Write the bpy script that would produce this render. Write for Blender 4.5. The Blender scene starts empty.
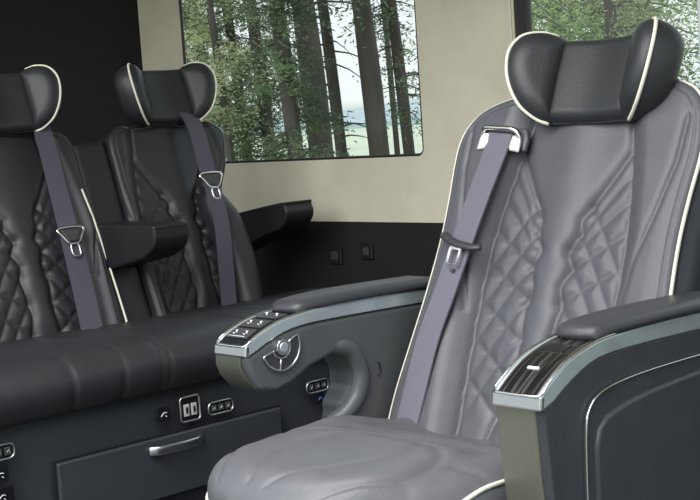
import bpy, bmesh, math, random
import numpy as np
from mathutils import Vector, Matrix
random.seed(7); rng = np.random.default_rng(7)
rad = math.radians
COL = bpy.context.scene.collection

# ------------------------------------------------------------------ materials
def new_mat(name, color, rough=.5, metal=0., spec=.5, noise=0., nscale=60., bump=0., bscale=400., coat=0., sheen=0., stretch=None):
    m = bpy.data.materials.new(name); m.use_nodes = True
    nt = m.node_tree; b = nt.nodes['Principled BSDF']
    b.inputs['Base Color'].default_value = (*color, 1)
    b.inputs['Roughness'].default_value = rough
    b.inputs['Metallic'].default_value = metal
    b.inputs['Specular IOR Level'].default_value = spec
    b.inputs['Coat Weight'].default_value = coat
    b.inputs['Sheen Weight'].default_value = sheen
    tc = nt.nodes.new('ShaderNodeTexCoord'); src = tc.outputs['Object']
    if stretch:
        mp = nt.nodes.new('ShaderNodeMapping'); mp.inputs['Scale'].default_value = stretch
        nt.links.new(src, mp.inputs['Vector']); src = mp.outputs['Vector']
    if noise:
        n = nt.nodes.new('ShaderNodeTexNoise'); n.inputs['Scale'].default_value = nscale; n.inputs['Detail'].default_value = 5
        r = nt.nodes.new('ShaderNodeValToRGB')
        r.color_ramp.elements[0].position = .3; r.color_ramp.elements[1].position = .7
        r.color_ramp.elements[0].color = (*[c*(1-noise) for c in color], 1)
        r.color_ramp.elements[1].color = (*[min(1, c*(1+noise)) for c in color], 1)
        nt.links.new(src, n.inputs['Vector']); nt.links.new(n.outputs['Fac'], r.inputs['Fac'])
        nt.links.new(r.outputs['Color'], b.inputs['Base Color'])
    if bump:
        n2 = nt.nodes.new('ShaderNodeTexNoise'); n2.inputs['Scale'].default_value = bscale; n2.inputs['Detail'].default_value = 3
        bp = nt.nodes.new('ShaderNodeBump'); bp.inputs['Strength'].default_value = bump; bp.inputs['Distance'].default_value = .002
        nt.links.new(src, n2.inputs['Vector']); nt.links.new(n2.outputs['Fac'], bp.inputs['Height'])
        nt.links.new(bp.outputs['Normal'], b.inputs['Normal'])
    return m

M = {}
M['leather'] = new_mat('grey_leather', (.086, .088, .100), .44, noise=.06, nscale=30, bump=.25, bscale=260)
M['cushion_leather_lit'] = new_mat('grey_leather_lit', (.118, .120, .132), .42, noise=.06, nscale=30, bump=.25, bscale=260)  # same grey leather, lightened in colour for the light on the cushion
M['leather_dark'] = new_mat('dark_leather', (.025, .027, .031), .45, noise=.08, nscale=30, bump=.25, bscale=260)
M['bench_leather_shaded'] = new_mat('bench_leather_shaded', (.021, .022, .026), .45, noise=.08, nscale=30, bump=.25, bscale=260)  # same leather as the chair, darkened in colour for the bench's shade
M['leather_black'] = new_mat('black_leather', (.012, .012, .014), .5, noise=.08, nscale=30, bump=.2, bscale=260)
M['navy'] = new_mat('navy_leather', (.046, .050, .060), .42, noise=.1, nscale=20, bump=.2, bscale=240)
M['arm_shell'] = new_mat('arm_side_leather', (.088, .094, .100), .42, noise=.06, nscale=20, bump=.2, bscale=240)
M['arm_leather'] = new_mat('arm_leather', (.042, .044, .050), .42, noise=.06, nscale=20, bump=.2, bscale=240)
M['piping'] = new_mat('cream_piping', (.78, .75, .64), .5, bump=.1, bscale=900)
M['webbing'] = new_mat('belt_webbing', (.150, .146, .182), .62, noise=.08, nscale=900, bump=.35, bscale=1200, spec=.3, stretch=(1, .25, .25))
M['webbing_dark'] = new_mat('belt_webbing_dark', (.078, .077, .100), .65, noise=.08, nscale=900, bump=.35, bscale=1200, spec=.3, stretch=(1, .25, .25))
M['chrome'] = new_mat('chrome', (.80, .80, .80), .16, metal=1)
M['bright_metal'] = new_mat('bright_satin_metal', (.86, .86, .84), .42, metal=.5)
M['silver'] = new_mat('brushed_silver', (.62, .64, .66), .30, metal=1, bump=.05, bscale=300, stretch=(1, .05, 1))
M['trim_sky_tint'] = new_mat('satin_trim', (.50, .57, .60), .34, metal=.55, noise=.12, nscale=14)  # silver trim, its bluish sky reflection put into the base colour
M['satin'] = new_mat('satin_champagne', (.26, .265, .22), .36, metal=.8, noise=.05, nscale=10)
M['black_plastic'] = new_mat('black_plastic', (.012, .012, .013), .42)
M['dark_plastic'] = new_mat('dark_plastic', (.045, .046, .05), .45, bump=.1, bscale=600)
M['gloss_black'] = new_mat('gloss_black', (.012, .013, .015), .12)
M['panel'] = new_mat('base_panel_vinyl', (.036, .040, .048), .5, noise=.07, nscale=14, bump=.15, bscale=300)
M['carpet_black'] = new_mat('black_trim_felt', (.009, .009, .0095), .9, noise=.12, nscale=200, bump=.2, bscale=800)
M['headliner'] = new_mat('beige_suede', (.68, .64, .51), .85, noise=.07, nscale=9, bump=.12, bscale=600, sheen=.2)
M['floor'] = new_mat('dark_floor_vinyl', (.05, .05, .052), .6, noise=.2, nscale=40, bump=.2)
M['white_mark'] = new_mat('white_print', (.75, .77, .8), .5)
M['grey_trim'] = new_mat('grey_pillar_trim', (.36, .38, .41), .5)
M['rubber'] = new_mat('window_rubber', (.02, .02, .02), .6)
M['blue_led'] = new_mat('blue_mark', (.1, .16, .6), .5)
def wood():
    m = bpy.data.materials.new('streaked_dark_wood'); m.use_nodes = True; nt = m.node_tree; b = nt.nodes['Principled BSDF']
    tc = nt.nodes.new('ShaderNodeTexCoord'); mp = nt.nodes.new('ShaderNodeMapping'); mp.inputs['Scale'].default_value = (320, 7, 7)
    n = nt.nodes.new('ShaderNodeTexNoise'); n.inputs['Scale'].default_value = 1; n.inputs['Detail'].default_value = 3
    r = nt.nodes.new('ShaderNodeValToRGB'); r.color_ramp.elements[0].position = .50; r.color_ramp.elements[1].position = .68
    r.color_ramp.elements[0].color = (.007, .007, .008, 1); r.color_ramp.elements[1].color = (.085, .08, .078, 1)
    nt.links.new(tc.outputs['Object'], mp.inputs['Vector']); nt.links.new(mp.outputs['Vector'], n.inputs['Vector'])
    nt.links.new(n.outputs['Fac'], r.inputs['Fac']); nt.links.new(r.outputs['Color'], b.inputs['Base Color'])
    b.inputs['Roughness'].default_value = .18
    return m
M['wood'] = wood()
def glass_mat():
    m = bpy.data.materials.new('tinted_glass'); m.use_nodes = True; nt = m.node_tree
    nt.nodes.remove(nt.nodes['Principled BSDF']); out = nt.nodes['Material Output']
    t = nt.nodes.new('ShaderNodeBsdfTransparent'); t.inputs['Color'].default_value = (.95, .985, .95, 1)
    g = nt.nodes.new('ShaderNodeBsdfGlossy'); g.inputs['Roughness'].default_value = .02
    mx = nt.nodes.new('ShaderNodeMixShader'); mx.inputs['Fac'].default_value = .05
    nt.links.new(t.outputs[0], mx.inputs[1]); nt.links.new(g.outputs[0], mx.inputs[2]); nt.links.new(mx.outputs[0], out.inputs['Surface'])
    return m
M['glass'] = glass_mat()
def leaf_mat(name, c0, c1):
    m = bpy.data.materials.new(name); m.use_nodes = True; nt = m.node_tree; b = nt.nodes['Principled BSDF']
    n = nt.nodes.new('ShaderNodeTexNoise'); n.inputs['Scale'].default_value = 2.4; n.inputs['Detail'].default_value = 4
    tc = nt.nodes.new('ShaderNodeTexCoord'); r = nt.nodes.new('ShaderNodeValToRGB')
    r.color_ramp.elements[0].position = .38; r.color_ramp.elements[1].position = .66
    r.color_ramp.elements[0].color = (*c0, 1); r.color_ramp.elements[1].color = (*c1, 1)
    nt.links.new(tc.outputs['Object'], n.inputs['Vector']); nt.links.new(n.outputs['Fac'], r.inputs['Fac'])
    nt.links.new(r.outputs['Color'], b.inputs['Base Color']); b.inputs['Roughness'].default_value = .6
    tr = nt.nodes.new('ShaderNodeBsdfTranslucent'); nt.links.new(r.outputs['Color'], tr.inputs['Color'])
    mx = nt.nodes.new('ShaderNodeMixShader'); mx.inputs['Fac'].default_value = .4
    nt.links.new(b.outputs[0], mx.inputs[1]); nt.links.new(tr.outputs[0], mx.inputs[2])
    nt.links.new(mx.outputs[0], nt.nodes['Material Output'].inputs['Surface'])
    return m
M['needle_dark'] = leaf_mat('dark_needles', (.045, .075, .045), (.24, .32, .17))
M['needle_light'] = leaf_mat('light_needles', (.16, .21, .09), (.62, .66, .38))
M['leaf_green'] = leaf_mat('green_leaves', (.07, .15, .04), (.42, .56, .20))
M['bark'] = new_mat('conifer_bark', (.082, .070, .062), .9, noise=.4, nscale=8, bump=.8, bscale=30, stretch=(1, 1, .25))
M['meadow'] = new_mat('pale_meadow', (.66, .70, .52), .9, noise=.1, nscale=.02)
M['grass'] = new_mat('verge_grass', (.12, .2, .07), .9, noise=.4, nscale=2)
M['hill'] = new_mat('hazy_hill', (.52, .60, .60), 1, noise=.12, nscale=.02, spec=0)  # distance haze painted into both hill colours
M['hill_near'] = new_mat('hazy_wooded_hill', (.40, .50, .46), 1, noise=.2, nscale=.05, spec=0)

# ------------------------------------------------------------------ object helpers
def mesh_obj(name, verts, faces, mat, parent=None, smooth=True):
    me = bpy.data.meshes.new(name); me.from_pydata([tuple(map(float, v)) for v in verts], [], faces); me.update()
    o = bpy.data.objects.new(name, me); COL.objects.link(o)
    me.materials.append(mat)
    if smooth: me.polygons.foreach_set('use_smooth', [True]*len(me.polygons))
    if parent is not None: o.parent = parent
    return o
def bm_obj(name, bm, mat, parent=None, smooth=True, bevel=0, seg=3):
    bmesh.ops.recalc_face_normals(bm, faces=bm.faces)
    me = bpy.data.meshes.new(name); bm.to_mesh(me); bm.free()
    o = bpy.data.objects.new(name, me); COL.objects.link(o); me.materials.append(mat)
    if smooth: me.polygons.foreach_set('use_smooth', [True]*len(me.polygons))
    if bevel:
        md = o.modifiers.new('bevel', 'BEVEL'); md.width = bevel; md.segments = seg; md.limit_method = 'ANGLE'; md.angle_limit = rad(35)
        md.harden_normals = True
    elif smooth:
        me.polygons.foreach_set('use_smooth', [False]*len(me.polygons))
    if parent is not None: o.parent = parent
    return o
def tag(o, label, cat=None, group=None, kind=None):
    if label: o['label'] = label
    if cat: o['category'] = cat
    if group: o['group'] = group
    if kind: o['kind'] = kind
    return o
def thing(name, label, cat, loc=(0, 0, 0), rz=0., group=None):
    o = bpy.data.objects.new(name, None); COL.objects.link(o); o.empty_display_size = .1
    o.location = loc; o.rotation_euler = (0, 0, rz)
    return tag(o, label, cat, group)
def add_box(bm, c, s, rot=None):
    m = Matrix.Translation(c)
    if rot is not None: m = m @ rot.to_4x4()
    bmesh.ops.create_cube(bm, size=1, matrix=m @ Matrix.Diagonal((*s, 1)))
def box(name, c, s, mat, parent=None, bevel=.003, rot=None):
    bm = bmesh.new(); add_box(bm, c, s, rot); return bm_obj(name, bm, mat, parent, bevel=bevel)
def smooth_path(pts, n=60, closed=False):
    """Catmull-Rom through pts, resampled evenly"""
    P = [np.array(p, float) for p in pts]; m = len(P); out = []
    rngs = range(m if closed else m-1)
    for i in rngs:
        p0 = P[(i-1) % m] if closed or i > 0 else 2*P[0]-P[1]
        p1 = P[i]; p2 = P[(i+1) % m]
        p3 = P[(i+2) % m] if closed or i+2 < m else 2*P[-1]-P[-2]
        for k in range(12):
            t = k/12
            out.append(.5*((2*p1)+(-p0+p2)*t+(2*p0-5*p1+4*p2-p3)*t*t+(-p0+3*p1-3*p2+p3)*t**3))
    out.append(P[0] if closed else P[-1])
    out = np.array(out); d = np.r_[0, np.cumsum(np.linalg.norm(np.diff(out, axis=0), axis=1))]
    q = np.linspace(0, d[-1], n)
    res = np.stack([np.interp(q, d, out[:, k]) for k in range(out.shape[1])], 1)
    return res
def tube(name, pts, r, mat, parent=None, n=None, closed=False, sides=8, smooth=True, flat=1., nrm=None):
    P = smooth_path(pts, n or max(12, 8*len(pts)), closed) if smooth else np.array(pts, float)
    if closed: P = P[:-1]
    N = len(P); vs = []; fs = []
    T = np.zeros_like(P)
    for i in range(N):
        a = P[(i-1) % N] if closed or i > 0 else P[i]; b = P[(i+1) % N] if closed or i < N-1 else P[i]
        T[i] = (b-a)/max(1e-9, np.linalg.norm(b-a))
    up = np.array(nrm if nrm is not None else ((0, 0, 1) if abs(T[0][2]) < .9 else (1, 0, 0)), float)
    for i in range(N):
        s = np.cross(T[i], up); s /= max(1e-9, np.linalg.norm(s)); w = np.cross(s, T[i])
        if nrm is None: up = w
        for k in range(sides):
            a = 2*math.pi*k/sides; vs.append(P[i]+r*math.cos(a)*s+r*flat*math.sin(a)*w)
    for i in range(N if closed else N-1):
        j = (i+1) % N
        for k in range(sides):
            l = (k+1) % sides; fs.append((i*sides+k, i*sides+l, j*sides+l, j*sides+k))
    if not closed:
        fs.append(tuple(range(sides))[::-1]); fs.append(tuple((N-1)*sides+k for k in range(sides)))
    return mesh_obj(name, vs, fs, mat, parent)
def seg_dist(X, Y, poly):
    """distance of the grid points to a polyline"""
    d = np.full(X.shape, 9.)
    for (x0, y0), (x1, y1) in zip(poly[:-1], poly[1:]):
        dx, dy = x1-x0, y1-y0; L = dx*dx+dy*dy+1e-12
        t = np.clip(((X-x0)*dx+(Y-y0)*dy)/L, 0, 1)
        d = np.minimum(d, np.hypot(X-x0-t*dx, Y-y0-t*dy))
    return d
def spacing(n, k=.75):
    t = np.linspace(0, 1, n); return (1-k)*t+k*(.5-.5*np.cos(np.pi*t))
def dome(d, r, H): 
    q = 1-np.clip(d/r, 0, 1); return H*np.sqrt(np.maximum(0, 1-q*q))
def pillow(name, L, R, frame, front, back, mat, parent, nx=40, ny=50, k=.75):
    """closed cushion between a left and a right outline; front(u,v,d) and back(u,v,d) are heights over the outline plane"""
    O, U, V, N = [np.array(a, float) for a in frame]
    Ls = smooth_path(L, 200); Rs = smooth_path(R, 200)
    t = spacing(ny, k); s = spacing(nx, k); q = np.linspace(0, 1, 200)
    l = np.stack([np.interp(t, q, Ls[:, i]) for i in (0, 1)], 1); r = np.stack([np.interp(t, q, Rs[:, i]) for i in (0, 1)], 1)
    G = l[:, None, :]*(1-s)[None, :, None]+r[:, None, :]*s[None, :, None]
    outline = np.vstack([Ls[::4], Ls[-1:], Rs[::-1][::4], Rs[:1], Ls[:1]])
    X, Y = G[..., 0], G[..., 1]; D = seg_dist(X, Y, outline)
    D[0, :] = D[-1, :] = 0; D[:, 0] = D[:, -1] = 0
    hf = front(X, Y, D); hb = back(X, Y, D)
    P = O+X[..., None]*U+Y[..., None]*V
    A = (P+hf[..., None]*N).reshape(-1, 3); B = (P-hb[..., None]*N).reshape(-1, 3)
    fs = []; n0 = nx*ny
    idx = lambda i, j: i*nx+j
    flip = np.dot(np.cross(U, V), N) < 0
    for i in range(ny-1):
        for j in range(nx-1):
            f = (idx(i, j), idx(i, j+1), idx(i+1, j+1), idx(i+1, j))
            fs.append(f if not flip else f[::-1]); g = tuple(n0+a for a in f); fs.append(g[::-1] if not flip else g)
    ring = [idx(0, j) for j in range(nx)]+[idx(i, nx-1) for i in range(1, ny)]+[idx(ny-1, j) for j in range(nx-2, -1, -1)]+[idx(i, 0) for i in range(ny-2, 0, -1)]
    for a, b in zip(ring, ring[1:]+ring[:1]):
        f = (a, n0+a, n0+b, b); fs.append(f if not flip else f[::-1])
    o = mesh_obj(name, np.vstack([A, B]), fs, mat, parent)
    bm = bmesh.new(); bm.from_mesh(o.data); bmesh.ops.remove_doubles(bm, verts=bm.verts, dist=2e-5); bmesh.ops.dissolve_degenerate(bm, dist=1e-5, edges=bm.edges)
    bmesh.ops.recalc_face_normals(bm, faces=bm.faces)
    bm.to_mesh(o.data); bm.free(); o.data.polygons.foreach_set('use_smooth', [True]*len(o.data.polygons))
    return o
def profile(name, poly, x0, x1, mat, parent, bevel=.004, axis='x', seg=3):
    """a closed (y,z) outline carried from x0 to x1"""
    bm = bmesh.new()
    f = (lambda p, x: (x, p[0], p[1])) if axis == 'x' else (lambda p, x: (p[0], x, p[1]))
    a = [bm.verts.new(f(p, x0)) for p in poly]; b = [bm.verts.new(f(p, x1)) for p in poly]
    bm.faces.new(a); bm.faces.new(b[::-1]); n = len(poly)
    for i in range(n): bm.faces.new((a[i], a[(i+1) % n], b[(i+1) % n], b[i]))
    return bm_obj(name, bm, mat, parent, bevel=bevel, seg=seg)
def ribbon(name, left, right, mat, parent, th=.0018, n=60, smooth=True):
    L = smooth_path(left, n); R = smooth_path(right, n); vs = []; fs = []
    for i in range(n):
        t = (L[min(i+1, n-1)]-L[max(i-1, 0)]); w = R[i]-L[i]; nn = np.cross(t, w); nn /= np.linalg.norm(nn)+1e-9
        vs += [L[i]+nn*th, R[i]+nn*th, R[i]-nn*th, L[i]-nn*th]
    for i in range(n-1):
        for k in range(4): fs.append((4*i+k, 4*i+(k+1) % 4, 4*i+4+(k+1) % 4, 4*i+4+k))
    fs += [(3, 2, 1, 0), (4*n-4, 4*n-3, 4*n-2, 4*n-1)]
    return mesh_obj(name, vs, fs, mat, parent, smooth=False)
def sstep(x, a, b):
    t = np.clip((x-a)/(b-a), 0, 1); return t*t*(3-2*t)
def mirror(poly): return [(-a, b) for a, b in poly]

# ------------------------------------------------------------------ quilted backrest pattern (half, u >= 0)
HALF_SEAM = [(.105, .56), (.115, .50), (.126, .45), (.137, .38), (.145, .31), (.149, .24), (.147, .18), (.140, .06), (.13, -.07)]
HALF_IN = [(.122, .475), (.082, .408), (.043, .345), (.047, .320), (.030, .288), (.044, .256), (.030, .222), (.038, .185), (.034, .14), (.031, .093), (.05, 0), (.062, -.06)]
HALF_LINES = [
    [(.130, .430), (.096, .385), (.062, .335), (.047, .320)],
    [(.141, .385), (.10, .345), (.062, .305), (.030, .288)],
    [(.146, .325), (.085, .283), (.044, .256)],
    [(.149, .262), (.09, .228), (.030, .190)],
    [(.148, .190), (.09, .155), (.036, .120)],
    [(.144, .120), (.09, .085), (.040, .045)],
    [(.136, .045), (.095, .015), (.055, -.02)],
    [(.060, .370), (.085, .335), (.125, .275), (.149, .235)],
    [(.047, .320), (.085, .265), (.149, .165)],
    [(.044, .256), (.085, .200), (.144, .100)],
    [(.034, .200), (.085, .125), (.140, .035)],
    [(.034, .125), (.085, .055), (.125, -.02)],
    [(.020, .330), (.026, .290), (.020, .25)][:0],
]
HALF_LINES = [l for l in HALF_LINES if l]
HALF_IN2 = [(.133, .40), (.098, .36)]
def inset(a, y):
    sx = np.interp(y, [p[1] for p in HALF_SEAM[::-1]], [p[0] for p in HALF_SEAM[::-1]])
    return 1-sstep(a, sx-.006, sx+.050)
def back_height(X, Y, D, hw, crest, S=1., top=.60, sy=1.):
    a = np.abs(X)/S; y = Y/sy
    h = dome(D, .022, .010)-.024*inset(a, y)
    sx = np.interp(y, [p[1] for p in HALF_SEAM[::-1]], [p[0] for p in HALF_SEAM[::-1]])
    out = sstep(a, sx-.004, sx+.035)
    h = h+crest*out*sstep(hw/S-a, .0, .05)*(.45+.55*sstep(.62-y, .05, .25))
    h = h+.010*np.exp(-((a/.05)**2))*sstep(y, .0, .1)
    inside = sstep(sx-a, -.006, .012)
    def cr(poly, dep, w):
        d = seg_dist(a, y, poly); return dep*np.exp(-np.power(d/w, 1.25))
    h = h-cr(HALF_SEAM, .009, .0055)
    h = h-cr(HALF_IN, .011, .0085)*inside
    acc = np.zeros_like(h)
    for l in HALF_LINES: acc = np.maximum(acc, .0072*np.exp(-seg_dist(a, y, l)/.011))
    h = h-acc*inside
    h = h-cr([(.236, .52), (.232, .44), (.212, .35), (.182, .25), (.166, .17)], .006, .005)*(S > .9)
    h = h-.0022*np.exp(-((D-.014)/.0022)**2)*sstep(y, -.05, .05)
    return h

# ------------------------------------------------------------------ headrest with two winged sides
def headrest(parent, O, U, V, N, mat, s=1., pipe=True, ang=46):
    O, U, V, N = [np.array(a, float) for a in (O, U, V, N)]
    hw = .088*s
    fr = lambda X, Y, D: dome(D, .02*s, .026*s)-.010*s*np.exp(-(X/(.06*s))**2)
    bk = lambda X, Y, D: dome(D, .03*s, .045*s)
    L = [(-hw, -.080*s), (-hw-.003*s, 0), (-hw, .078*s)]; R = [(hw, -.080*s), (hw+.003*s, 0), (hw, .078*s)]
    c = pillow('headrest', L, R, (O, U, V, N), fr, bk, mat, parent, 36, 36)
    ca, sa = math.cos(rad(ang)), math.sin(rad(ang))
    for sg in (-1, 1):
        WU = U*sg*ca+N*sa; WN = N*ca-U*sg*sa; WO = O+U*sg*(hw-.004*s)+N*.002*s
        Lw = [(0, -.080), (0, 0), (0, .076)]; Rw = [(0.0, -.080), (.028, -.078), (.062, -.060), (.087, -.028), (.100, .008), (.100, .042), (.082, .070), (.048, .083), (.018, .082), (0.0, .076)]
        Lw = [(a*s, b*s) for a, b in Lw]; Rw = [(a*s, b*s) for a, b in Rw]
        w = pillow('headrest_wing', Lw, Rw, (WO, WU, V, WN), lambda X, Y, D: dome(D, .036*s, .030*s), lambda X, Y, D: dome(D, .042*s, .056*s), mat, c, 30, 44)
        if pipe:
            off = WN*.003*s
            pts = [WO+WU*(a+.001)+V*b+off for a, b in Rw[1:-1]]
            a0 = WO+WU*.004*s+V*(-.082*s)+off
            tube('piping', [a0]+pts, .0034*s, M['piping'], c, n=50)
    return c

# ==================================================================== CAPTAIN CHAIR
CX = -1.425
cap = thing('captain_chair', 'grey leather captain chair with quilted back, cream piping and winged headrest, nearest the camera', 'chair', (CX, 1.69, 0))
# local frame: x = right seen from the front, y = backwards, z = up, origin on the floor under the foot of the back
rec = rad(24)
B0 = np.array([0, 0, .50]); W = np.array([0, math.sin(rec), math.cos(rec)]); NF = np.array([0, -math.cos(rec), math.sin(rec)]); UX = np.array([1., 0, 0])
cL = [(-.285, -.09), (-.284, .0), (-.274, .10), (-.264, .20), (-.259, .30), (-.262, .38), (-.268, .45), (-.266, .50), (-.247, .536), (-.205, .564), (-.13, .584), (-.02, .598)]
cR = [(.285, -.09), (.284, .0), (.274, .10), (.264, .20), (.259, .30), (.262, .38), (.268, .45), (.266, .50), (.250, .555), (.208, .586), (.13, .600), (.02, .602)]
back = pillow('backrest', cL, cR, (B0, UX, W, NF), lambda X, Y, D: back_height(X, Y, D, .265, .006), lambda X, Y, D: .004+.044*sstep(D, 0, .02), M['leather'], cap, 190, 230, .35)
sc_ = lambda P, k: [(a*k, b) for a, b in P]
pillow('back_shell', sc_(cL, .985), sc_(cR, .985), (B0-NF*.004, UX, W, NF), lambda X, Y, D: -.058*sstep(D, 0, .02), lambda X, Y, D: .07+dome(D, .07, .075), M['navy'], cap, 40, 60)
pp = [B0+UX*a+W*b for a, b in cL+cR[::-1]]
tube('piping', pp, .0036, M['piping'], back, n=160)
headrest(cap, B0+W*.603+NF*.004+UX*.034, UX, W, NF, M['leather_dark'], 1.02)
for sg in (-1, 1): tube('headrest_post', [B0+UX*sg*.045+W*.56-NF*.02, B0+UX*sg*.045+W*.62+NF*.01], .006, M['chrome'], cap, smooth=False)

# cushion
def cush_outline(hw, y0, y1, r):
    L = [(-hw, y0), (-hw-.004, y0+.12), (-hw, y1-r*1.3), (-hw+.012, y1-r*.75), (-hw+r*.35, y1-r*.3), (-hw+r, y1), (-.02, y1+.012)]
    return L, mirror(L)
qL = [(-.252, -.10), (-.256, .05), (-.256, .20), (-.255, .32), (-.240, .41), (-.212, .48), (-.168, .535), (-.115, .570), (-.06, .588), (-.01, .592)]; qR = [(-a*.935, b) for a, b in qL]
CUSH_LINES = [[(.085, .585), (.130, .525), (.170, .448), (.160, .365), (.115, .322), (.045, .292), (0, .286)],
              [(.020, .570), (.055, .50), (.094, .412), (.088, .345), (.065, .305)],
              [(.183, .358), (.275, .290)], [(.155, .30), (.185, .18), (.190, -.08)], [(.170, .448), (.215, .47), (.25, .47)]]
CUSH_LINES = [[tuple(p) for p in smooth_path(l, 24)] for l in CUSH_LINES]
def cush_h(X, Y, D):
    h = dome(D, .060, .055)*(1-.85*sstep(.26-Y, 0, .26)); a = np.abs(X)
    pad = sstep(Y, .255, .335)*sstep(.190-a, 0, .05)
    h = h+.014*pad+.006*sstep(.30-Y, 0, .1)*np.exp(-((a-.22)/.03)**2)
    h = h-.012*sstep(.25-Y, 0, .25)*sstep(D, 0, .08)-.010*sstep(.26-Y, 0, .12)*sstep(.19-a, 0, .05)
    for l, dp, wd in zip(CUSH_LINES, (.0068, .005, .0045, .005, .002), (.0055, .0048, .0045, .006, .005)):
        h = h-dp*np.exp(-seg_dist(a, Y, l)/wd)*sstep(D, 0, .02)
    return h
cu = pillow('seat_cushion', qL, qR, ((0, 0, .451), (1, 0, 0), (0, -1, 0), (0, 0, 1)), cush_h, lambda X, Y, D: dome(D, .03, .075), M['cushion_leather_lit'], cap, 120, 130, .4)
tube('piping', [(a*1.004, -b, .451) for a, b in qL]+[(a*(1-.03*lift), -b, .451+.030*lift) for a, b in smooth_path(qR[::-1], 60) for lift in (float(sstep(np.array(.47-b), 0, .14)),)], .0036, M['piping'], cu, n=120)
# seat base and pedestal
bm = bmesh.new(); add_box(bm, (0, -.22, .345), (.46, .60, .07)); bm_obj('seat_frame', bm, M['dark_plastic'], cap, bevel=.02)
bm = bmesh.new(); add_box(bm, (0, -.22, .26), (.34, .40, .12)); add_box(bm, (0, -.22, .13), (.42, .46, .16)); bm_obj('pedestal', bm, M['black_plastic'], cap, bevel=.015)
for sg in (-1, 1): box('floor_rail', (sg*.16, -.22, .022), (.05, .62, .044), M['silver'], cap)

# armrests -----------------------------------------------------------
TOP = [(1.345, .622), (1.368, .638), (1.405, .658), (1.45, .671), (1.50, .678), (1.59, .680), (1.70, .679), (1.86, .675)]
BOT = [(1.350, .604), (1.362, .606), (1.396, .625), (1.45, .647), (1.50, .655), (1.59, .656), (1.70, .654), (1.86, .650)]
ly = lambda P: [(y-1.69, z) for y, z in P]
def sm2(P, n=24): return [tuple(p) for p in smooth_path(P, n)]
def armrest(x0, x1, kind):
    xc = (x0+x1)/2
    T_, B_ = (TOP, BOT) if kind == 'right' else ([(1.356, .637), (1.372, .6475), (1.401, .660), (1.440, .671), (1.50, .677)]+TOP[5:], [(1.357, .619), (1.368, .622), (1.398, .635), (1.445, .650), (1.50, .656)]+BOT[5:])
    top = sm2(ly(T_)); bot = sm2(ly(B_)); fy, fz = (1.3475, .612) if kind == 'right' else (1.3585, .628)
    if kind == 'left':
        under = ly([(1.86, .40), (1.565, .40), (1.590, .470),  (1.588, .488), (1.612, .515), (1.614, .55), (1.595, .580), (1.56, .592), (1.50, .577), (1.455, .556), (1.415, .547), (1.385, .556), (1.367, .586), (1.3605, .603)])
        lab = 'slim arm of the chair with seat buttons and a round dial on its inner side'
    else:
        under = ly([(1.86, .20), (1.45, .20), (1.395, .24), (1.372, .40), (1.36, .50), (1.352, .60)])
        lab = 'broad arm of the chair with a streaked dark wood top and a deep side panel'
    body = profile('armrest', bot+under, x0, x1, M['arm_shell'] if kind == 'left' else M['navy'], cap, bevel=.010, seg=4)
    body['label'] = lab
    # silver band that wraps the top edge
    ring = top+bot[::-1]
    for xa, xb in ((x0-.0015, x0+.008), (x1-.008, x1+.0015)):
        profile('trim_band', ring, xa, xb, M['trim_sky_tint'], body, bevel=.002, seg=2)
    bm = bmesh.new(); add_box(bm, (xc, fy-1.69, fz), (x1-x0+.003, .010, .021), Matrix.Rotation(rad(-8), 3, 'X')); bm_obj('front_trim', bm, M['silver'], body, bevel=.003)
    # bright rim along the upper edge
    rim = [(x0+.001, y, z+.001) for y, z in top[:20]]; rim2 = [(x1-.001, y, z+.001) for y, z in top[:20]]
    tube('rim', rim[::-1]+[(x0+.02, rim[0][1]-.003, rim[0][2]-.001), (x1-.02, rim[0][1]-.003, rim[0][2]-.001)]+rim2, .0022, M['chrome'], body, n=110)
    # deck
    dk = [(y, z) for y, z in top[:14]]+[(y, z-.012) for y, z in top[:14]][::-1]
    profile('deck', dk, x0+.007, x1-.007, M['gloss_black'] if kind == 'left' else M['wood'], body, bevel=0)
    # soft pad
    n = 14; pL = ly([(1.478, 0), (1.52, 0), (1.6, 0), (1.86, 0)])
    def padz(Y): return np.interp(Y, [p[0] for p in top], [p[1] for p in top])
    hw = (x1-x0)/2
    L = [(-hw+.025, -.214), (-hw+.006, -.205), (-hw, -.18), (-hw-.004, -.10), (-hw-.004, .0), (-hw-.004, .16)]
    L = [(0, -.216)]+L; R = [(-a, b) for a, b in L]
    pd = pillow('arm_pad', L, R, ((xc, 0, 0), (1, 0, 0), (0, 1, 0), (0, 0, 1)), lambda X, Y, D: padz(Y)+.008+dome(D, .022, .013), lambda X, Y, D: -padz(Y)-.001+D*0, M['arm_leather'], body, 26, 50)
    return body
LA = armrest(-1.815-CX, -1.730-CX, 'left')
RA = armrest(-1.171-CX, -1.088-CX, 'right')
# front face of the broad arm: satin champagne shell
profile('front_shell', ly([(1.349, .603), (1.356, .50), (1.368, .40), (1.390, .24), (1.40, .20), (1.42, .20), (1.41, .24), (1.385, .40), (1.374, .50), (1.368, .604)]), -1.1725-CX, -1.103-CX, M['satin'], RA, bevel=.004)
profile('front_shell', ly([(1.3560, .624), (1.3545, .600), (1.362, .580), (1.383, .557), (1.41, .546), (1.43, .552), (1.41, .565), (1.385, .575), (1.375, .595), (1.375, .624)]), -1.8165-CX, -1.748-CX, M['satin'], LA, bevel=.0012)
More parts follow.
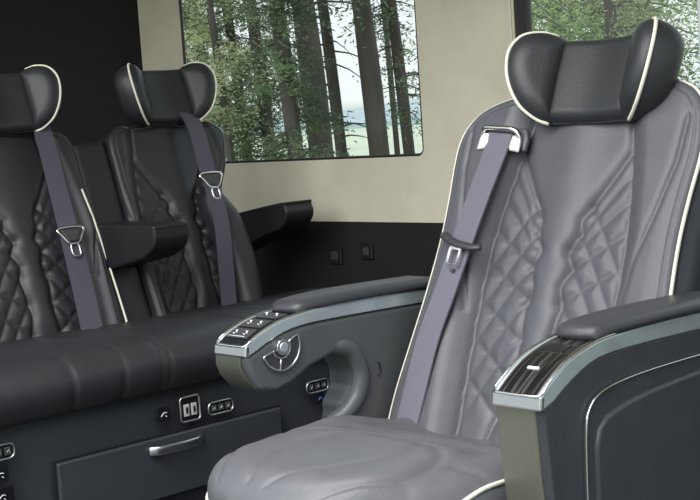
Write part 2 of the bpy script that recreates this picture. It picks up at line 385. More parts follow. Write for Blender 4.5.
# seat-side shield under the slim arm: curved lip
arc = [(-.030, 1.545, .604), (-.014, 1.575, .604), (-.010, 1.608, .586), (-.009, 1.627, .548), (-.010, 1.620, .507), (-.014, 1.592, .476), (-.028, 1.562, .458)]
tube('arm_lip', [(-1.730-CX+dx, y-1.69, z) for dx, y, z in arc], .017, M['arm_shell'], LA, n=50, sides=14)
tube('side_recess', [(-1.729-CX, 1.66-1.69+.010*math.cos(t), .545+.014*math.sin(t)) for t in np.linspace(-1.2, 1.2, 6)], .0015, M['black_plastic'], LA, n=16)
# broad arm: inset table door with bright outline
X1 = -1.088-CX
door = sm2(ly([(1.440, .24), (1.432, .42), (1.432, .50), (1.437, .567), (1.452, .594), (1.49, .608), (1.58, .6145), (1.74, .6145), (1.85, .612)]), 30)
profile('table_door', door+ly([(1.85, .24)]), X1-.004, X1+.003, M['navy'], RA, bevel=.002)
tube('door_outline', [(X1+.0045, y, z) for y, z in door], .0016, M['chrome'], RA, n=90)
door2 = sm2(ly([(1.455, .26), (1.452, .50), (1.462, .555), (1.49, .572), (1.58, .585), (1.74, .592), (1.83, .592)]), 26)
profile('door_panel', door2+ly([(1.83, .26)]), X1-.003, X1+.009, M['navy'], RA, bevel=.006)
# button on the wood deck
LTOP = [(1.356, .637), (1.372, .6475), (1.401, .660), (1.440, .671), (1.50, .677), (1.59, .680)]
def deck_zl(y): return float(np.interp(y, [p[0] for p in LTOP], [p[1] for p in LTOP]))
def deck_z(y): return float(np.interp(y, [p[0] for p in TOP], [p[1] for p in TOP]))
box('button', ((-1.175-1.090)/2-CX, 1.388-1.69, deck_z(1.388)+.001), (.020, .005, .004), M['white_mark'], RA, bevel=.001, rot=Matrix.Rotation(rad(28), 3, 'X'))
box('deck_switch', ((-1.175-1.090)/2-CX, 1.44-1.69, deck_z(1.44)+.000), (.040, .028, .004), M['gloss_black'], RA, bevel=.002, rot=Matrix.Rotation(rad(15), 3, 'X'))
# button plates with pictograms on the slim arm
xc = -1.7725-CX
for y in (1.382, 1.415, 1.452):
    sl = math.atan2(deck_zl(y+.01)-deck_zl(y-.01), .02); rt = Matrix.Rotation(sl, 3, 'X')
    b = box('button_plate', (xc, y-1.69, deck_zl(y)+.002), (.058, .028, .004), M['dark_plastic'], LA, bevel=.0015, rot=rt)
    z = deck_zl(y)+.0045
    for dx in (-.014, .014):
        tube('pictogram', [(xc+dx-.006, y-1.69+.004, z+.001), (xc+dx-.001, y-1.69+.005, z+.0012), (xc+dx+.001, y-1.69-.001, z), (xc+dx+.006, y-1.69-.003, z-.0005)], .0010, M['white_mark'], b, n=14, sides=6)
        tube('pictogram', [(xc+dx-.003, y-1.69-.005, z-.002), (xc+dx+.003, y-1.69-.006, z-.002)], .0009, M['white_mark'], b, sides=6, smooth=False)
    tube('pictogram', [(xc-.022, y-1.69-.0115, z-.005), (xc+.022, y-1.69-.0115, z-.005)], .0006, M['white_mark'], b, sides=6, smooth=False)
# dial and fan of buttons on the inner side of the slim arm
xs = -1.730-CX
def disc(name, c, r, t, mat, parent, n=28, bev=.0015):
    bm = bmesh.new(); bmesh.ops.create_cone(bm, cap_ends=True, segments=n, radius1=r, radius2=r*.92, depth=t, matrix=Matrix.Translation(c) @ Matrix.Rotation(rad(90), 4, 'Y'))
    return bm_obj(name, bm, mat, parent, bevel=bev, seg=2)
ky, kz = 1.432-1.69, .625
dl = disc('dial', (xs+.004, ky, kz), .0155, .012, M['silver'], LA)
disc('dial_cap', (xs+.0105, ky, kz), .0095, .003, M['trim_sky_tint'], dl)
a0, a1, r0, r1 = rad(196), rad(384), .0200, .042
def fan(r, a): return (ky-.0+r*math.cos(a), kz+r*math.sin(a)*.98)
inner = [fan(r0, a) for a in np.linspace(a0, a1, 18)]; outer = [fan(r1, a) for a in np.linspace(a1, a0, 18)]
fp = profile('fan_buttons', inner+outer, xs-.002, xs+.003, M['dark_plastic'], LA, bevel=.001, seg=2)
tube('fan_outline', [(xs+.0035, y, z) for y, z in inner+outer], .0021, M['silver'], fp, closed=True, n=90, smooth=True)
for a in (rad(262), ): tube('fan_divider', [(xs+.0035, *fan(r0, a)), (xs+.0035, *fan(r1, a))], .0018, M['silver'], fp, smooth=False)

# ------------------------------------------------------------------ captain's belt
belt = thing('seat_belt', 'grey-violet belt running down the quilted captain chair from a chrome slot, dark buckle tongue', 'seat belt', (CX, 1.69, 0))
def bp(u, v, off): return B0+UX*u+W*v+NF*off
lf = [(-.200, .508, .052), (-.200, .47, .054), (-.208, .40, .058), (-.222, .30, .060), (-.236, .20, .060), (-.248, .10, .056), (-.256, .0, .050), (-.262, -.08, .044)]
rt = [(-.140, .500, .054), (-.142, .46, .057), (-.153, .38, .062), (-.169, .28, .063), (-.182, .19, .063), (-.190, .10, .060), (-.197, .0, .056), (-.202, -.08, .052)]
lf = [(u+.004+(.009 if v > .15 else 0), v, o-.036) for u, v, o in lf]; rt = [(u+.004+(.009 if v > .15 else 0), v, o-.036) for u, v, o in rt]
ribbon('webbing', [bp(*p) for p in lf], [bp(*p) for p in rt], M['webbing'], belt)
# chrome guide slot
gl = tube('belt_guide', [bp(-.202, .490, .012), bp(-.199, .508, .020), bp(-.187, .514, .026), bp(-.160, .511, .028), bp(-.126, .508, .026), bp(-.112, .500, .020), bp(-.110, .484, .012)], .0052, M['chrome'], belt, n=50)
for u, v, k in ((-.195, .486, -1), (-.116, .478, 1)):
    pillow('guide_flange', [(-.012, -.014), (-.011, 0), (-.009, .020)] if k < 0 else [(-.010, -.010), (-.013, 0), (-.010, .020)], [(.006, -.012), (.013, 0), (.010, .020)] if k < 0 else [(.012, -.014), (.013, 0), (.009, .020)], (bp(u, v, .017), UX, W, NF), lambda X, Y, D: dome(D, .006, .004), lambda X, Y, D: dome(D, .006, .004), M['bright_metal'], belt, 12, 14)
pillow('guide_recess', [(-.228, .478), (-.230, .50), (-.216, .523)], [(-.098, .470), (-.097, .495), (-.105, .515)], (B0+NF*.006, UX, W, NF), lambda X, Y, D: dome(D, .010, .004), lambda X, Y, D: dome(D, .006, .01), M['leather'], belt, 24, 16)
tg = tube('belt_tongue', [bp(-0.229, .300, .026), bp(-0.219, .294, .034), bp(-0.181, .280, .040), bp(-0.143, .274, .038), bp(-0.129, .277, .032)], .0090, M['dark_plastic'], belt, n=30, flat=.7, sides=12)
tube('tongue_plate', [bp(-0.194, .272, .040), bp(-0.197, .243, .038), bp(-0.173, .239, .038), bp(-0.169, .268, .040), bp(-0.194, .272, .040)], .0030, M['bright_metal'], tg, smooth=False)
tube('stop_button', [bp(-0.188, .232, 0.028), bp(-0.181, .230, 0.030)], .006, M['dark_plastic'], belt, smooth=False, flat=.5)

# ==================================================================== REAR BENCH
bench = thing('rear_bench', 'leather rear bench, coloured dark for shade, with quilted backs, winged headrests and a vinyl base with a drawer', 'bench', (-2.66, 0, 0), rad(90))
# local: x = world +Y (towards the window wall), y = backwards (world -X), z up
brec = rad(19); BW = np.array([0, math.sin(brec), math.cos(brec)]); BN = np.array([0, -math.cos(brec), math.sin(brec)])
def bench_seat(cx, i):
    O = np.array([cx, 0, .53])
    L = [(-.185, -.04), (-.188, .10), (-.190, .22), (-.188, .33), (-.186, .42), (-.184, .49), (-.165, .525), (-.12, .54), (-.02, .546)]; R = mirror(L)
    if i == 0: R = [(.14, -.04), (.135, .10), (.130, .22), (.135, .33), (.165, .42), (.184, .49), (.165, .525), (.12, .54), (.02, .546)]
    def hf(X, Y, D):
        h = back_height(X, Y, D, .19, .0, .93, sy=.94)
        a = np.abs(X); return h+.010*sstep(a, .125, .165)*sstep(.40-Y, 0, .12)*sstep(.20-a, .0, .03)
    b = pillow('backrest', L, R, (O, UX, BW, BN), hf, lambda X, Y, D: .07+dome(D, .03, .03), M['bench_leather_shaded'], bench, 150, 190, .35)
    if i == 1: tube('piping', [O+UX*u+BW*v+BN*.014 for u, v in ((.196, -.03), (.193, .08), (.187, .20), (.180, .30), (.170, .375))], .0027, M['piping'], b, n=60)
    headrest(bench, O+BW*.608+BN*.012+UX*.012, UX, BW*1.10, BN, M['bench_leather_shaded'], .87)
    for sg in (-1, 1): tube('headrest_post', [O+UX*sg*.045+BW*.50-BN*.03, O+UX*sg*.045+BW*.62+BN*.01], .006, M['chrome'], bench, smooth=False)
    return O
SO = [bench_seat(2.005, 0), bench_seat(1.53, 1)]
# dark divider between the seats and the dark shoulder next to the window
for xc_, w in ((1.7675, .10), (1.295, .10)):
    O = np.array([xc_, 0.02, .53])
    pillow('back_divider', [(-w/2, -.03), (-w/2, .3), (-w/2, .50)], [(w/2, -.03), (w/2, .3), (w/2, .50)], (O, UX, BW, BN), lambda X, Y, D: dome(D, .02, .015), lambda X, Y, D: .05+dome(D, .02, .02), M['leather_black'], bench, 14, 30)
OB = np.array([2.100, 0, .53]); bR = [(.045, -.03), (.062, .08), (.066, .17), (.052, .27), (.0, .355)]
sb_ = pillow('side_bolster', [(-.030, -.03), (-.025, .12), (-.035, .22), (-.045, .31), (-.02, .36)], bR, (OB, UX, BW, BN), lambda X, Y, D: dome(D, .040, .040), lambda X, Y, D: .06+dome(D, .02, .02), M['bench_leather_shaded'], bench, 24, 40)
tube('piping', [OB+UX*(u+.003)+BW*v-BN*.01 for u, v in bR[:4]], .0026, M['piping'], sb_, n=40)
# flip-down armrest between seats
def bench_arm(x0, x1, zf, parent, mat, yb=.12, yf=-.17, zr=None):
    zr = zf if zr is None else zr
    dz = zf-zr
    poly = [(yb, zr), (yf+.03, zf+.002), (yf+.008, zf-.006), (yf, zf-.022), (yf+.004, zf-.042), (yf+.03, zf-.066), (yf+.10, zf-.088), (yb, zr-.115)]
    return profile('armrest', sm2(poly+[poly[0]], 50)[:-1], x0, x1, mat, parent, bevel=.017, seg=5)
bench_arm(1.715, 1.815, .800, bench, M['leather_black'], .16, -.165, .80)
# cushion: one long roll
def roll(x0, x1, parent):
    prof = [(.06, .52), (.06, .555), (-.02, .566), (-.15, .578), (-.28, .590), (-.38, .592), (-.435, .580), (-.465, .552), (-.470, .520), (-.460, .492), (-.44, .478), (-.30, .47), (.0, .47)]
    P = smooth_path(prof+[prof[0]], 110)[:-1]; n = len(P); nx = 260
    xs_ = np.linspace(x0, x1, nx); vs = []; fs = []
    creases = []
    for c in (1.53, 2.005, 1.055):
        creases += [[(c-.10, .02), (c-.12, -.30), (c-.115, -.40), (c-.13, -.60)], [(c-.02, .02), (c-.05, -.25), (c-.02, -.36), (c-.035, -.60)], [(c+.10, .02), (c+.06, -.28), (c+.0, -.40), (c-.015, -.52)], [(c+.2375, .05), (c+.2375, -.6)]]
    cen = P.mean(0)
    # arc length coordinate so creases flow over the front edge
    cl = np.r_[0, np.cumsum(np.linalg.norm(np.diff(P, axis=0), axis=1))]; k0 = np.argmin(np.hypot(P[:, 0]+.02, P[:, 1]-.566)); S = -(cl-cl[k0])
    X, Y = np.meshgrid(xs_, S, indexing='ij')
    dep = np.zeros_like(X)
    for c in creases: dep = np.maximum(dep, .005*np.exp(-seg_dist(X, Y, c)/.006))
    nr = np.stack([np.gradient(P[:, 1]), -np.gradient(P[:, 0])], 1); nr /= np.linalg.norm(nr, axis=1)[:, None]+1e-9
    if ((P-cen)*nr).sum() < 0: nr = -nr
    endr = np.minimum((xs_-x0), (x1-xs_)); er = .02*(1-np.sqrt(1-(1-np.clip(endr/.02, 0, 1))**2))
    for i in range(nx):
        Q = P-nr*(dep[i]+er[i])[:, None]
        vs += [(xs_[i], q[0], q[1]) for q in Q]
    for i in range(nx-1):
        for k in range(n): fs.append((i*n+k, i*n+(k+1) % n, (i+1)*n+(k+1) % n, (i+1)*n+k))
    fs += [tuple(range(n)), tuple(range((nx-1)*n, nx*n))[::-1]]
    o = mesh_obj('seat_cushion', vs, fs, M['bench_leather_shaded'], parent)
    bm = bmesh.new(); bm.from_mesh(o.data); bmesh.ops.recalc_face_normals(bm, faces=bm.faces); bm.to_mesh(o.data); bm.free()
    return o
roll(.80, 2.36, bench)
# base panel
YF = -.44
bp_ = box('base_panel', ((.80+2.36)/2, YF/2+.03, .24), (1.56, -YF+.04, .478), M['panel'], bench, bevel=.004)
bm = bmesh.new(); add_box(bm, (1.53, YF-.012, .325), (.565, .012, .126)); dr = bm_obj('drawer', bm, M['panel'], bench, bevel=.004)
box('drawer_gap', (1.53, YF+.0085-.014, .325), (.575, .004, .136), M['black_plastic'], bench, bevel=.001)
# handle: bowed bar standing off the drawer on two feet
hz_ = .366
hl = tube('handle', [(1.456, YF-.020, hz_), (1.478, YF-.032, hz_), (1.525, YF-.036, hz_), (1.570, YF-.032, hz_), (1.592, YF-.020, hz_)], .0095, M['silver'], dr, n=30, flat=.35, sides=14, nrm=(0, 1, 0))
# sockets on the panel
def sock(name, cx, cz, w, h, ring, parent, kind):
    yf = YF-.011
    def rr(w, h, r, n=6):
        pts = []
        for (sx, sz, a0) in ((1, 1, 0), (-1, 1, 90), (-1, -1, 180), (1, -1, 270)):
            for k in range(n):
                a = rad(a0+90*k/(n-1)); pts.append((cx+sx*(w/2-r)+r*math.cos(a), cz+sz*(h/2-r)+r*math.sin(a)))
        return pts
    r = h*.42 if kind == 'oval' else h*.15
    o = profile(name, rr(w, h, r), yf-.002, yf+.004, M['gloss_black'], parent, bevel=.001, axis='y', seg=2)
    if ring: tube('socket_ring', [(x, yf-.003, z) for x, z in rr(w, h, r)], .0022, M['silver'], o, closed=True, smooth=False, sides=8)
    if kind == 'usb':
        for dx in (-.0095, .0095):
            b = box('usb_port', (cx+dx, yf-.003, cz-.002), (.013, .003, .025), M['bright_metal'], o, bevel=.0006)
            box('usb_slot', (cx+dx, yf-.005, cz-.002), (.005, .002, .013), M['gloss_black'], o, bevel=.0004)
    if kind == 'oval':
        for dx in (-.019, 0, .019): 
            box('switch_key', (cx+dx, yf-.003, cz), (.013, .004, h*.55), M['dark_plastic'], o, bevel=.001)
            tube('pictogram', [(cx+dx-.003, yf-.006, cz-.002), (cx+dx+.001, yf-.006, cz+.003), (cx+dx+.003, yf-.006, cz-.003)], .0006, M['white_mark'], o, smooth=False, sides=6)
    if kind == 'square':
        tube('pictogram', [(cx-.008, yf-.003, cz-.004), (cx, yf-.003, cz+.003), (cx+.007, yf-.003, cz+.002)], .0009, M['white_mark'], o, sides=6)
        tube('pictogram', [(cx+.003, yf-.003, cz-.004), (cx+.007, yf-.003, cz-.006)], .0009, M['white_mark'], o, sides=6, smooth=False)
    if kind == 'blue':
        tube('pictogram', [(cx-.005, yf-.003, cz-.003), (cx, yf-.003, cz+.003), (cx+.005, yf-.003, cz-.002)], .0012, M['blue_led'], o, sides=6)
    return o
sock('power_socket', 1.504, .434, .034, .030, False, bench, 'square')
sock('usb_socket', 1.570, .433, .050, .052, True, bench, 'usb')
sock('switch_cluster', 1.650, .421, .066, .026, True, bench, 'oval')
sock('switch_cluster', 1.928, .414, .066, .026, True, bench, 'oval')
sock('power_socket', 1.935, .384, .024, .024, False, bench, 'blue')
sock('switch_cluster', 1.128, .436, .066, .028, True, bench, 'oval')
sock('power_socket', 1.128, .394, .034, .032, False, bench, 'square')
sock('power_socket', 1.128, .352, .050, .034, False, bench, 'square')

# bench belts
def bench_belt(cx, lf, rt, tz, lab):
    t = thing('seat_belt', lab, 'seat belt', (-2.66, 0, 0), rad(90))
    O = np.array([cx, 0, .53]); q = lambda u, v, o: O+UX*u+BW*v+BN*o
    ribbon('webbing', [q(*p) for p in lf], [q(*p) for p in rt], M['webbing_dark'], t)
    (um, vm, om) = tz
    a = tube('belt_tongue', [q(um-.032, vm+.022, om), q(um+.032, vm+.022, om), q(um+.026, vm+.002, om+.002), q(um+.012, vm-.016, om+.002), q(um-.012, vm-.016, om+.002), q(um-.026, vm+.002, om+.002)], .0032, M['chrome'], t, closed=True, n=60)
    pillow('tongue_cover', [(-.012, -.014), (-.02, 0), (-.028, .018)], [(.012, -.014), (.02, 0), (.028, .018)], (q(um, vm+.002, om), UX, BW, BN), lambda X, Y, D: dome(D, .006, .003), lambda X, Y, D: dome(D, .006, .003), M['dark_plastic'], a, 10, 10)
    tube('tongue_plate', [q(um-.009, vm-.020, om+.002), q(um+.009, vm-.020, om+.002), q(um+.009, vm-.046, om+.002), q(um-.009, vm-.046, om+.002)], .0028, M['silver'], a, closed=True, n=40)
bench_belt(2.005, [(0.036, 0.555, 0.029), (0.046, 0.500, 0.036), (0.042, 0.400, 0.038), (0.034, 0.250, 0.048), (0.006, 0.120, 0.048), (-0.014, 0.020, 0.044)],
           [(0.088, 0.550, 0.029), (0.096, 0.500, 0.036), (0.092, 0.400, 0.040), (0.080, 0.250, 0.050), (0.052, 0.120, 0.050), (0.032, 0.020, 0.046)], (0.068, 0.354, 0.044),
           'belt on the bench seat beside the window, silver tongue high on the strap')
bench_belt(1.53, [(0.081, 0.545, 0.017), (0.076, 0.450, 0.024), (0.071, 0.280, 0.026), (0.066, 0.130, 0.026), (0.062, 0.010, 0.022)],
           [(0.128, 0.545, 0.017), (0.124, 0.450, 0.024), (0.121, 0.280, 0.028), (0.120, 0.130, 0.028), (0.118, 0.010, 0.024)], (0.098, 0.254, 0.032),
           'belt on the bench seat at the left edge of the photo, tongue halfway down')

# armrest on the window wall next to the bench
bench_arm(2.262, 2.362, .803, bench, M['leather_black'], .36, .005, .755)
box('arm_bracket', (2.42, .24, .735), (.12, .12, .05), M['black_plastic'], bench, bevel=.01)

# ==================================================================== VAN SHELL
YW = 2.50; XR = -3.63
def rrect(x0, x1, z0, z1, r, n=6):
    pts = []
    for (cx, cz, a0) in ((x1-r, z1-r, 0), (x0+r, z1-r, 90), (x0+r, z0+r, 180), (x1-r, z0+r, 270)):
        for k in range(n):
            a = rad(a0+90*k/(n-1)); pts.append((cx+r*math.cos(a), cz+r*math.sin(a)))
    return pts
wins = [(-3.404, -2.370, .908, 1.55), (-2.043, -.75, .908, 1.55)]
bm = bmesh.new()
def loop(pts, y):
    v = [bm.verts.new((x, y, z)) for x, z in pts]
    return [bm.edges.new((v[i], v[(i+1) % len(v)])) for i in range(len(v))]
ed = loop([(XR, .731), (.2, .731), (.2, 1.78), (XR, 1.78)], YW)
for w in wins: ed += loop(rrect(*w, .022), YW)
bmesh.ops.triangle_fill(bm, use_beauty=True, use_dissolve=False, edges=ed)
for f in list(bm.faces):
    c = f.calc_center_median()
    if any(w[0] < c.x < w[1] and w[2] < c.z < w[3] for w in wins): bm.faces.remove(f)
ex = bmesh.ops.extrude_face_region(bm, geom=list(bm.faces))
bmesh.ops.translate(bm, verts=[g for g in ex['geom'] if isinstance(g, bmesh.types.BMVert)], vec=(0, .014, 0))
w_ = bm_obj('wall_window_side', bm, M['headliner'], None, smooth=False); w_['kind'] = 'structure'
def structure(o): o['kind'] = 'structure'; return o
structure(box('wall_window_side_lower', ((XR+.2)/2, YW+.02, .365), (.2-XR, .05, .732), M['carpet_black'], bevel=0))
structure(box('wall_rear', (XR-.02, 1.75, .89), (.04, 1.6, 1.78), M['carpet_black'], bevel=0))
structure(box('floor', (-1.7, 1.7, -.03), (3.9, 1.75, .06), M['floor'], bevel=0))
structure(box('ceiling', (-1.7, 1.75, 1.80), (3.9, 1.6, .04), M['headliner'], bevel=0))
for i, w in enumerate(wins):
    fr = bpy.data.objects.new('window_%d' % (i+1), None); COL.objects.link(fr); fr.location = ((w[0]+w[1])/2, YW, w[2]); fr['kind'] = 'structure'
    cx_ = fr.location.x; cz_ = w[2]
    a = rrect(w[0]-cx_+.003, w[1]-cx_-.003, .003, w[3]-w[2]-.003, .020)
    tube('window_seal', [(x, .006, z) for x, z in a], .0045, M['rubber'], fr, closed=True, smooth=False, sides=8)
    if i == 1:
        box('window_divider', (w[0]-cx_+.022, .012, (w[3]-w[2])/2), (.036, .02, w[3]-w[2]-.01), M['rubber'], fr, bevel=.004)
    vs = [(x, .009, z) for x, z in a]; mesh_obj('pane', vs, [tuple(range(len(vs)))], M['glass'], fr, smooth=False)
# pale bead along the pillar seam
structure(tube('trim_1', [(-2.052, YW-.003, 1.77), (-2.052, YW-.003, 1.3), (-2.052, YW-.003, .90)], .0028, M['piping'], None, n=20))
# door pillar at the near right
bm = bmesh.new(); add_box(bm, (0, 0, 0), (.06, .09, .95)); pl_ = bm_obj('trim_2', bm, M['grey_trim'], None, bevel=.022, seg=5); pl_['kind'] = 'structure'
pl_.location = (-.524, .93, 1.31)
# small switches low on the dark wall
for k, (x, z, w, h) in enumerate([(-2.73, .635, .050, .050), (-2.60, .650, .045, .045)]):
    s_ = thing('wall_socket', ['round black socket on the dark lower wall, left of the pair behind the slim armrest', 'square black switch on the dark lower wall, right of the pair behind the slim armrest'][k], 'socket', (x, YW-.006, z))
    box('socket_plate', (0, -.004, 0), (w, .008, h), M['black_plastic'], s_, bevel=.003)
    box('socket_insert', (0, -.010, 0), (w*.5, .006, h*.5), M['dark_plastic'], s_, bevel=.002)

# ==================================================================== OUTSIDE
def structure_mesh(*a, **k): return structure(mesh_obj(*a, **k))
GZ = -.65
structure(box('ground', (-40, 60, GZ-.05), (260, 112, .1), M['meadow'], bevel=0))
def patch(name, x0, x1, y0, y1, fz, mat, nx=60, ny=14):
    vs = []; fs = []
    for i in range(nx):
        for j in range(ny):
            x = x0+(x1-x0)*i/(nx-1); y = y0+(y1-y0)*j/(ny-1); vs.append((x, y, fz(x, y)))
    for i in range(nx-1):
        for j in range(ny-1): fs.append((i*ny+j, (i+1)*ny+j, (i+1)*ny+j+1, i*ny+j+1))
    return structure(mesh_obj(name, vs, fs, mat))
patch('meadow', -1500, 500, 60, 700, lambda x, y: GZ-.01+.0*y, M['meadow'])
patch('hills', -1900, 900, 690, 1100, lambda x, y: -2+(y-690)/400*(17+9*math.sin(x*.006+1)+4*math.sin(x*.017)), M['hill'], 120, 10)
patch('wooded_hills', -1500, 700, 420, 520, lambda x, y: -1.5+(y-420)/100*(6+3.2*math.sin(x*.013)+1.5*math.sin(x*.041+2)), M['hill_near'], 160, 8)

def leaf_cloud(verts, faces, centres, size, droop=.3):
    n = len(centres)
    a = rng.normal(size=(n, 3)); a[:, 2] *= .5; a[:, 2] -= droop; a /= np.linalg.norm(a, axis=1)[:, None]
    b = rng.normal(size=(n, 3)); b -= (a*b).sum(1)[:, None]*a; b /= np.linalg.norm(b, axis=1)[:, None]
    s = .50*size*rng.uniform(.4, 1.3, n)[:, None]
    base = len(verts)
    p0 = centres-a*s; p1 = centres+b*s*.27; p2 = centres+a*s; p3 = centres-b*s*.27
    q = np.stack([p0, p1, p2, p3], 1).reshape(-1, 3)
    verts.extend(q.tolist()); faces.extend([(base+4*i, base+4*i+1, base+4*i+2, base+4*i+3) for i in range(n)])
CAMP = np.array([0, 0, 1.0]); FH = np.array([-math.cos(rad(43)), math.sin(rad(43)), 0]); RH = np.array([math.sin(rad(43)), math.cos(rad(43)), 0])
def spot(ang, dist):
    """ground position seen from the van at a bearing (tangent right of the view axis) and a distance"""
    p = FH*dist+RH*dist*ang; return np.array([p[0], p[1], GZ])
def tree(ang, dist, dia, kind, nleaf, label, zlo=.2, zhi=3.6, reach=1.2, size=.07, lean=0., H=7.5, nb=40, group='conifers beyond the windows', cat='tree'):
    base = spot(ang, dist)
    t = thing('conifer_tree' if kind != 'leaf_green' else 'leafy_tree', label, cat, tuple(base), 0, group)
    lv = -RH*(.068+lean)*H
    P = [np.array([0, 0, 0]), lv*.35+np.array([.03, .0, H*.35]), lv+np.array([0, 0, H])]
    P = smooth_path(P, 24); vs = []; fs = []; S = 12
    for i, p in enumerate(P):
        r = dia/2*(1.25-.55*i/23+(.35 if i == 0 else 0))
        for k in range(S):
            a = 2*math.pi*k/S; rr = r*(1+.10*math.sin(3*a+i*.7)+.05*math.sin(7*a+i)); vs.append((p[0]+rr*math.cos(a), p[1]+rr*math.sin(a), p[2]))
    for i in range(23):
        for k in range(S): fs.append((i*S+k, i*S+(k+1) % S, (i+1)*S+(k+1) % S, (i+1)*S+k))
    mesh_obj('trunk', vs, fs, M['bark'], t)
    if nleaf <= 0: return t
    V, F = [], []; BV, BF = [], []
    for b in range(nb):
        z = rng.uniform(zlo-GZ, zhi-GZ); a = rng.uniform(0, 2*math.pi); L = reach*rng.uniform(.45, 1.1)
        o = np.array([np.interp(z, P[:, 2], P[:, 0]), np.interp(z, P[:, 2], P[:, 1]), z]); d = np.array([math.cos(a), math.sin(a), rng.uniform(-.25, .35)])
        m = int(1.7*nleaf)//nb; tt = rng.uniform(.05, 1, m)**.8
        c = o+d*L*tt[:, None]; c[:, 2] -= .35*L*tt**2
        c += rng.normal(size=(m, 3))*np.array([.085, .085, .07])*(.4+tt[:, None])*reach
        c[:, 2] -= rng.exponential(.10, m)*reach
        leaf_cloud(V, F, c, size)
        q = [o+d*L*s-np.array([0, 0, .35*L*s*s]) for s in (0, .35, .7, 1)]
        k0 = len(BV)
        for i, p in enumerate(q):
            r = .016*(1-i*.27)*max(.6, dia/.2)
            for k in range(4):
                an = k*math.pi/2; s2 = np.array([-d[1], d[0], 0]); BV.append(p+r*(math.cos(an)*s2+math.sin(an)*np.array([0, 0, 1])))
        for i in range(3):
            for k in range(4): BF.append((k0+i*4+k, k0+i*4+(k+1) % 4, k0+i*4+4+(k+1) % 4, k0+i*4+4+k))
    mesh_obj('branches', BV, BF, M['bark'], t)
    mesh_obj('foliage', V, F, M[kind], t, smooth=False)
    return t
ta = lambda px: (px-350)/1300
tree(ta(338), 11, .185, 'needle_dark', 1900, 'thickest bare dark trunk in the middle of the large window', 2.0, 3.6, .8, .06)
tree(ta(357), 12, .095, 'needle_dark', 30, 'thin dark trunk with bare crooked branches right of the thickest trunk', .9, 2.3, .75, .05, nb=12)
tree(ta(395), 11.5, .160, 'needle_dark', 1200, 'second thickest bare trunk, right of the centre of the large window', 2.2, 3.6, .9, .06)
tree(ta(407), 14, .055, 'needle_dark', 0, 'thinnest pole-like trunk close behind the second thickest one', lean=-.03)
tree(ta(424), 12, .095, 'needle_dark', 2400, 'slim trunk nearest the right edge of the large window', 1.1, 3.0, .45, .05)
tree(ta(313), 10.5, .115, 'needle_dark', 4200, 'needle-covered trunk directly left of the thickest trunk', .6, 2.4, .42, .05)
tree(ta(286), 12.5, .11, 'needle_dark', 8000, 'dark bushy conifer left of the bare trunks', .2, 3.0, .62, .055, nb=60)
tree(ta(262), 13, .09, 'needle_dark', 7000, 'dark dense conifer in the left half of the large window', .2, 3.2, .72, .055, nb=60)
tree(ta(247), 11.5, .06, 'needle_light', 2600, 'conifer with pale drooping sprays in the upper window', 1.2, 2.4, .6, .05, nb=26)
tree(ta(212), 13, .09, 'needle_light', 4800, 'pale green conifer behind the far headrest', .8, 3.0, .75, .055, nb=36)
tree(ta(192), 15, .09, 'needle_dark', 5000, 'darker conifer at the left edge of the large window', .2, 3.2, .8, .06, nb=50)
tree(ta(228), 17, .12, 'needle_dark', 4500, 'conifer farther back, left half of the large window', .2, 3.2, .9, .06, nb=60)
tree(ta(545), 9, .10, 'leaf_green', 5000, 'leafy tree at the left of the rear window above the headrest', .9, 3.0, .8, .05, nb=50)
tree(ta(585), 11, .12, 'leaf_green', 9000, 'leafy tree right above the middle of the captain headrest', .6, 3.0, 1.0, .055, nb=70)
tree(ta(640), 10, .08, 'needle_light', 5000, 'yellow-green drooping tree above the headrest wing', .9, 2.9, .75, .05, nb=40)
tree(ta(672), 11, .11, 'leaf_green', 9000, 'leafy tree at the right end of the second window', .4, 3.0, 1.0, .055, nb=70)
tree(ta(620), 15, .13, 'needle_dark', 8000, 'dark conifer farther back above the captain headrest', .3, 3.4, 1.1, .07, nb=60)

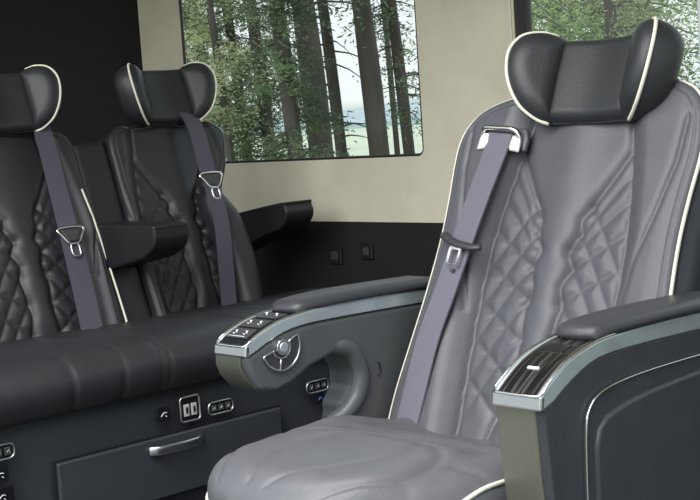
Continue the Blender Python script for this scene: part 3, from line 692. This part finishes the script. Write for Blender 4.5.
# ==================================================================== LIGHT
w = bpy.data.worlds.new('sky'); bpy.context.scene.world = w; w.use_nodes = True; nt = w.node_tree
bg = nt.nodes['Background']; tc = nt.nodes.new('ShaderNodeTexCoord'); sx = nt.nodes.new('ShaderNodeSeparateXYZ'); r = nt.nodes.new('ShaderNodeValToRGB')
nt.links.new(tc.outputs['Generated'], sx.inputs[0]); nt.links.new(sx.outputs['Z'], r.inputs['Fac']); nt.links.new(r.outputs['Color'], bg.inputs['Color'])
r.color_ramp.elements[0].position = 0.0; r.color_ramp.elements[0].color = (.30, .33, .27, 1)
r.color_ramp.elements[1].position = .02; r.color_ramp.elements[1].color = (.90, .95, .97, 1)
e = r.color_ramp.elements.new(.5); e.color = (.74, .85, 1.0, 1)
bg.inputs['Strength'].default_value = 1.15
def area(name, loc, target, size, size_y, power, color, spread=180):
    l = bpy.data.lights.new(name, 'AREA'); l.shape = 'RECTANGLE'; l.size = size; l.size_y = size_y; l.energy = power; l.color = color
    o = bpy.data.objects.new(name, l); COL.objects.link(o); o.location = loc
    l.spread = rad(spread)
    o.rotation_euler = (Vector(target)-Vector(loc)).to_track_quat('-Z', 'Y').to_euler(); return o
area('door_daylight', (-1.2, -1.6, 2.6), (-1.9, 2.0, .7), 3.2, 2.0, 112, (1, .99, .96))
area('cushion_fill', (-1.4, 1.10, 1.76), (-1.45, 1.25, .4), 1.2, .6, 13, (1, .99, .97), 150)  # added fill light that brightens the chair cushion from above, not a fitting
sun = bpy.data.lights.new('sun', 'SUN'); sun.energy = 1.2; sun.angle = rad(12); sun.color = (1, .96, .88)
so = bpy.data.objects.new('sun', sun); COL.objects.link(so); so.rotation_euler = Vector((-.35, .75, -1.1)).to_track_quat('-Z', 'Y').to_euler()

# ==================================================================== CAMERA
cam = bpy.data.cameras.new('camera'); co = bpy.data.objects.new('camera', cam); COL.objects.link(co)
cam.sensor_width = 36; cam.lens = 36*1300/700; cam.clip_start = .05; cam.clip_end = 5000
pit = math.atan(124/1300); rol = .066
F_ = Vector(FH)*math.cos(pit)-Vector((0, 0, 1))*math.sin(pit); U0 = Vector((0, 0, 1))*math.cos(pit)+Vector(FH)*math.sin(pit); R0 = Vector(RH)
R_ = R0*math.cos(rol)-U0*math.sin(rol); U_ = U0*math.cos(rol)+R0*math.sin(rol)
mt = Matrix((( R_[0], U_[0], -F_[0]), (R_[1], U_[1], -F_[1]), (R_[2], U_[2], -F_[2]))).to_4x4(); mt.translation = Vector((0, 0, 1.0))
co.matrix_world = mt
sc = bpy.context.scene; sc.camera = co
sc.view_settings.view_transform = 'Standard'; sc.view_settings.look = 'None'; sc.view_settings.exposure = 0
